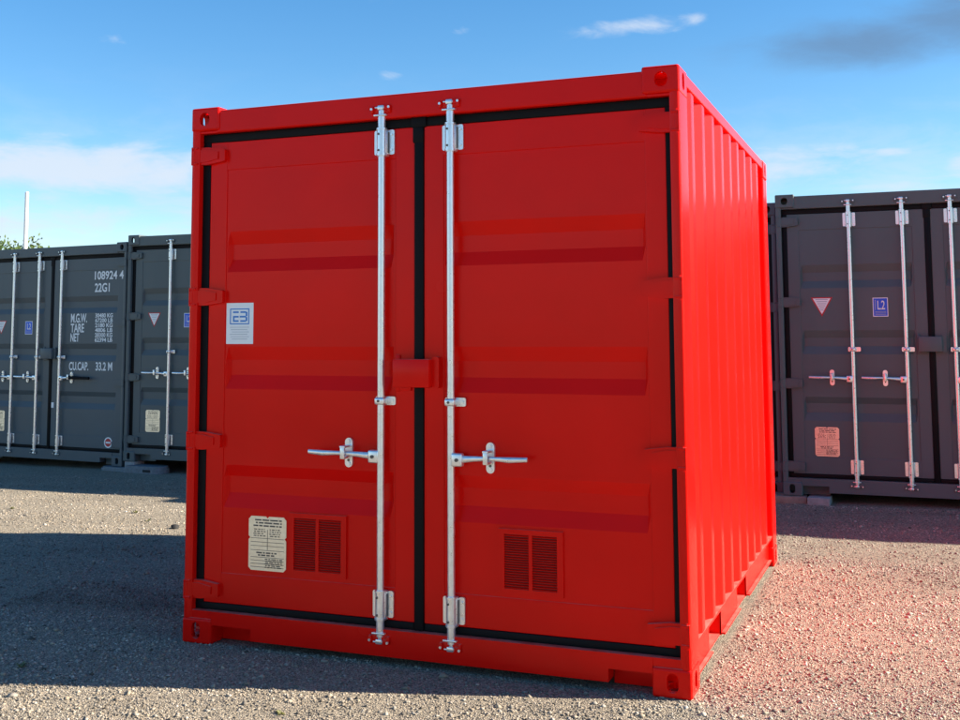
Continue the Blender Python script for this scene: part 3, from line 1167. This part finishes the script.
for o, k in zip(conts, TINT):
    for ch in o.children:
        ch.color = (k, k * 1.0, k * (2 - k), 1)
        for c2 in ch.children:
            c2.color = ch.color
lettering(conts[1])


# ------------------------------------------------------------------ pads under the grey row
def slab_mesh(w, d, h, bev, mat):
    bm = bmesh.new()
    add_box(bm, -w / 2, w / 2, -d / 2, d / 2, 0, h, bev)
    return finish(bm, 'slab', mat, 40)


def lp(i, x, y):
    o = conts[i]
    a = o.rotation_euler.z
    return (o.location.x + x * math.cos(a) - y * math.sin(a), o.location.y + x * math.sin(a) + y * math.cos(a))


# hidden pads: rear corners and every front corner not seen
for i in range(len(ROW)):
    for lx, ly in ((0.09, 0.10), (W - 0.09, 0.10), (0.09, 5.96), (W - 0.09, 5.96)):
        if (i, lx < 1, ly < 1) in ((1, False, True), (2, True, True), (5, True, True), (4, False, True)):
            continue
        x, y = lp(i, lx, ly)
        zt = ROW[i][2]
        zb = gz(x, y) - 0.012
        o = obj('support_pad', slab_mesh(0.20, 0.24, zt - zb, 0.008, 'concrete'), None, (x, y, zb), math.radians(ROW[i][3]))
        tag(o, 'flat concrete pad in the dark under a corner of the grey row', 'pad', 'concrete pads under the grey row')


# seen between the numbered container and its neighbour: two plastic fence feet and a packing block
def foot_mesh(l, w, h):
    bm = bmesh.new()
    n = 10
    pts = [(-l / 2, -w / 2), (l / 2 - w / 2, -w / 2)] + [(l / 2 - w / 2 + w / 2 * math.cos(a), w / 2 * math.sin(a)) for a in
           [-math.pi / 2 + math.pi * i / n for i in range(1, n)]] + [(l / 2 - w / 2, w / 2), (-l / 2, w / 2)]
    add_prism(bm, pts, 2, 0, h * 0.7)
    add_prism(bm, [(a * 0.94, b * 0.90) for a, b in pts], 2, h * 0.7, h)
    # grip slot in the long side: a dark block paints its shaded hollow
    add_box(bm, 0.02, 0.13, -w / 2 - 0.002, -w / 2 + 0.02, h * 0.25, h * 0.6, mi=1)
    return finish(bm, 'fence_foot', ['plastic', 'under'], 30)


xa, ya = lp(1, W - 0.03, 0.08)
zg = gz(xa, ya) - 0.006
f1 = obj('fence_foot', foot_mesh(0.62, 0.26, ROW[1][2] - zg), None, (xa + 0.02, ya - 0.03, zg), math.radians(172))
tag(f1, 'flat grey plastic fence foot under the right corner of the numbered container', 'fence foot')
xb, yb = lp(2, 0.30, 0.06)
zg2 = gz(xb, yb) - 0.006
hf2 = 0.082
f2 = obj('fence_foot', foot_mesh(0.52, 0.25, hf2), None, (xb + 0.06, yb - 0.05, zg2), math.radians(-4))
tag(f2, 'grey plastic fence foot with rounded end and slot, under the neighbouring container', 'fence foot')
xc, yc = lp(2, 0.09, 0.10)
zc = ROW[1][2]
blk = obj('packing_block', slab_mesh(0.14, 0.18, ROW[2][2] - zc, 0.006, 'concrete'), None, (xc, yc, zc), math.radians(-2))
tag(blk, 'small pale block packed under the corner casting, on the fence foot', 'block')
# seen right of the red container
x, y = lp(5, 0.00, 0.10)
zg3 = gz(x, y) - 0.008
b1 = obj('packing_board', slab_mesh(0.34, 0.26, ROW[5][2] - zg3, 0.005, 'wood'), None, (x + 0.02, y - 0.02, zg3), math.radians(2))
tag(b1, 'short brown board under the left corner of the right hand grey container', 'board')
x, y = lp(5, 0.31, 0.06)
zg4 = gz(x, y) - 0.008
b2 = obj('packing_board', slab_mesh(0.18, 0.24, ROW[5][2] - zg4 + 0.004, 0.006, 'concrete'), None, (x - 0.012, y - 0.03, zg4), math.radians(-2))
tag(b2, 'grey concrete block beside the brown board under the right hand container', 'block')


# ------------------------------------------------------------------ beyond the row
def at_depth(u, v, d):
    r = ray(u, v)
    return Vector(CAM) + r * (d / (r.x * -0.373 + r.y * 0.928))


def build_pole():
    top = at_depth(27, 192, 32.0)
    root = bpy.data.objects.new('lamp_pole', None)
    col.objects.link(root)
    g = gz(top.x, top.y, False)
    root.location = (top.x, top.y, g)
    bm = bmesh.new()
    add_tube(bm, (0, 0, 0.02), (0, 0, top.z - g - 0.04), 0.075, 0.052, 20)
    obj('pole', finish(bm, 'pole', 'pole', 40), root)
    bm = bmesh.new()
    add_tube(bm, (0, 0, top.z - g - 0.041), (0, 0, top.z - g - 0.01), 0.056, 0.050, 20)
    add_tube(bm, (0, 0, top.z - g - 0.011), (0, 0, top.z - g + 0.01), 0.050, 0.025, 20)
    obj('pole_cap', finish(bm, 'pole_cap', 'pole', 40), root)
    bm = bmesh.new()
    add_box(bm, -0.16, 0.16, -0.16, 0.16, -0.02, 0.025, 0.006)
    obj('base_plate', finish(bm, 'base_plate', 'steel', 40), root)
    tag(root, 'plain white pole rising behind the numbered grey container', 'pole')


build_pole()


def build_tree(u, v, depth, crown_r, label, seed):
    rr = random.Random(seed)
    top = at_depth(u, v, depth)
    g = gz(top.x, top.y, False)
    h = top.z - g
    root = bpy.data.objects.new('broadleaf_tree', None)
    col.objects.link(root)
    root.location = (top.x, top.y, g)
    bm = bmesh.new()
    add_tube(bm, (0, 0, -0.1), (0.05, 0.03, h * 0.45), 0.14, 0.09, 10)
    tips = []
    for i in range(11):
        a = rr.uniform(0, 6.28)
        p0 = Vector((0.05, 0.03, h * rr.uniform(0.28, 0.45)))
        p1 = p0 + Vector((math.cos(a), math.sin(a), 0)) * crown_r * rr.uniform(0.35, 0.9) + Vector((0, 0, h * rr.uniform(0.15, 0.5)))
        add_tube(bm, p0, p1, 0.05, 0.012, 7)
        tips.append(p1)
        for k in range(5):
            q = p0.lerp(p1, rr.uniform(0.4, 1.0))
            q2 = q + Vector((rr.uniform(-1, 1), rr.uniform(-1, 1), rr.uniform(0.1, 1.0))) * crown_r * 0.35
            add_tube(bm, q, q2, 0.014, 0.005, 5)
            tips.append(q2)
    obj('trunk', finish(bm, 'trunk', 'bark', 60), root)
    V, F = [], []
    for tip in tips:
        for k in range(80):
            d = Vector((rr.gauss(0, 1), rr.gauss(0, 1), rr.gauss(0, 1))) * crown_r * 0.13
            c = tip + d
            if c.z > h:
                c.z = h - abs(rr.gauss(0, 0.1))
            s = rr.uniform(0.035, 0.075)
            a = Vector((rr.uniform(-1, 1), rr.uniform(-1, 1), rr.uniform(-1, 1))).normalized()
            b = a.orthogonal().normalized()
            n = len(V)
            V += [c - a * s * 1.4, c + b * s * 0.6, c + a * s * 1.4, c - b * s * 0.6]
            F.append((n, n + 1, n + 2, n + 3))
    zm = max(q.z for q in V)
    xm = sum(q.x for q in V) / len(V)
    V = [Vector((q.x - xm, q.y, h * 0.3 + (q.z - h * 0.3) * (h * 0.7) / (zm - h * 0.3))) for q in V]
    me = bpy.data.meshes.new('crown')
    me.from_pydata(V, [], F)
    me.materials.append(MAT['leaf'])
    obj('crown', me, root)
    tag(root, label, 'tree')


build_tree(11, 231, 36.0, 1.25, 'green treetop showing over the numbered container, left of the white pole', 4)


# ------------------------------------------------------------------ small weeds and debris in the gravel
def weed(u, v, r, n, label, seed):
    rr = random.Random(seed)
    r *= 0.7
    p = ground_at(u, v)
    p = ground_at(u, v, gz(p.x, p.y))
    V, F = [], []
    for i in range(n):
        a = rr.uniform(0, 6.28)
        l = r * rr.uniform(0.5, 1.1)
        up = rr.uniform(0.25, 0.8)
        d = Vector((math.cos(a), math.sin(a), 0))
        s = Vector((-d.y, d.x, 0)) * l * 0.16
        b = d * rr.uniform(0, 0.25) * r
        m = b + d * l * 0.55 + Vector((0, 0, l * up))
        e = b + d * l + Vector((0, 0, l * up * 0.8))
        k = len(V)
        V += [b - s * 0.4, b + s * 0.4, m + s, m - s, e]
        F += [(k, k + 1, k + 2, k + 3), (k + 3, k + 2, k + 4)]
    me = bpy.data.meshes.new('weed')
    me.from_pydata(V, [], F)
    me.materials.append(MAT['weed'])
    o = obj('weed', me, None, (p.x, p.y, gz(p.x, p.y) - 0.004))
    tag(o, label, 'weed', 'weeds in the gravel')


weed(21, 667, 0.045, 26, 'small green weed in the shade near the left edge of the picture', 1)
weed(281, 714, 0.035, 20, 'tiny green weed in the sunlit gravel at the bottom of the picture', 2)
weed(136, 513, 0.05, 18, 'low yellowish weed in the sunlit strip below the numbered container', 3)
weed(12, 509, 0.05, 18, 'low weed in the sunlit strip at the left edge of the picture', 4)
weed(148, 521, 0.045, 16, 'low weed in the sunlit strip nearest the red container', 5)


def debris():
    p = ground_at(175, 528)
    bm = bmesh.new()
    bmesh.ops.create_icosphere(bm, subdivisions=2, radius=0.03)
    for v in bm.verts:
        v.co *= 1 + 0.35 * noise.noise(v.co * 40)
        v.co.z *= 0.75
    o = obj('stone', finish(bm, 'stone', 'under', 40), None, (p.x, p.y, gz(p.x, p.y) + 0.012))
    tag(o, 'small dark stone at the shadow edge left of the red container', 'stone')


debris()
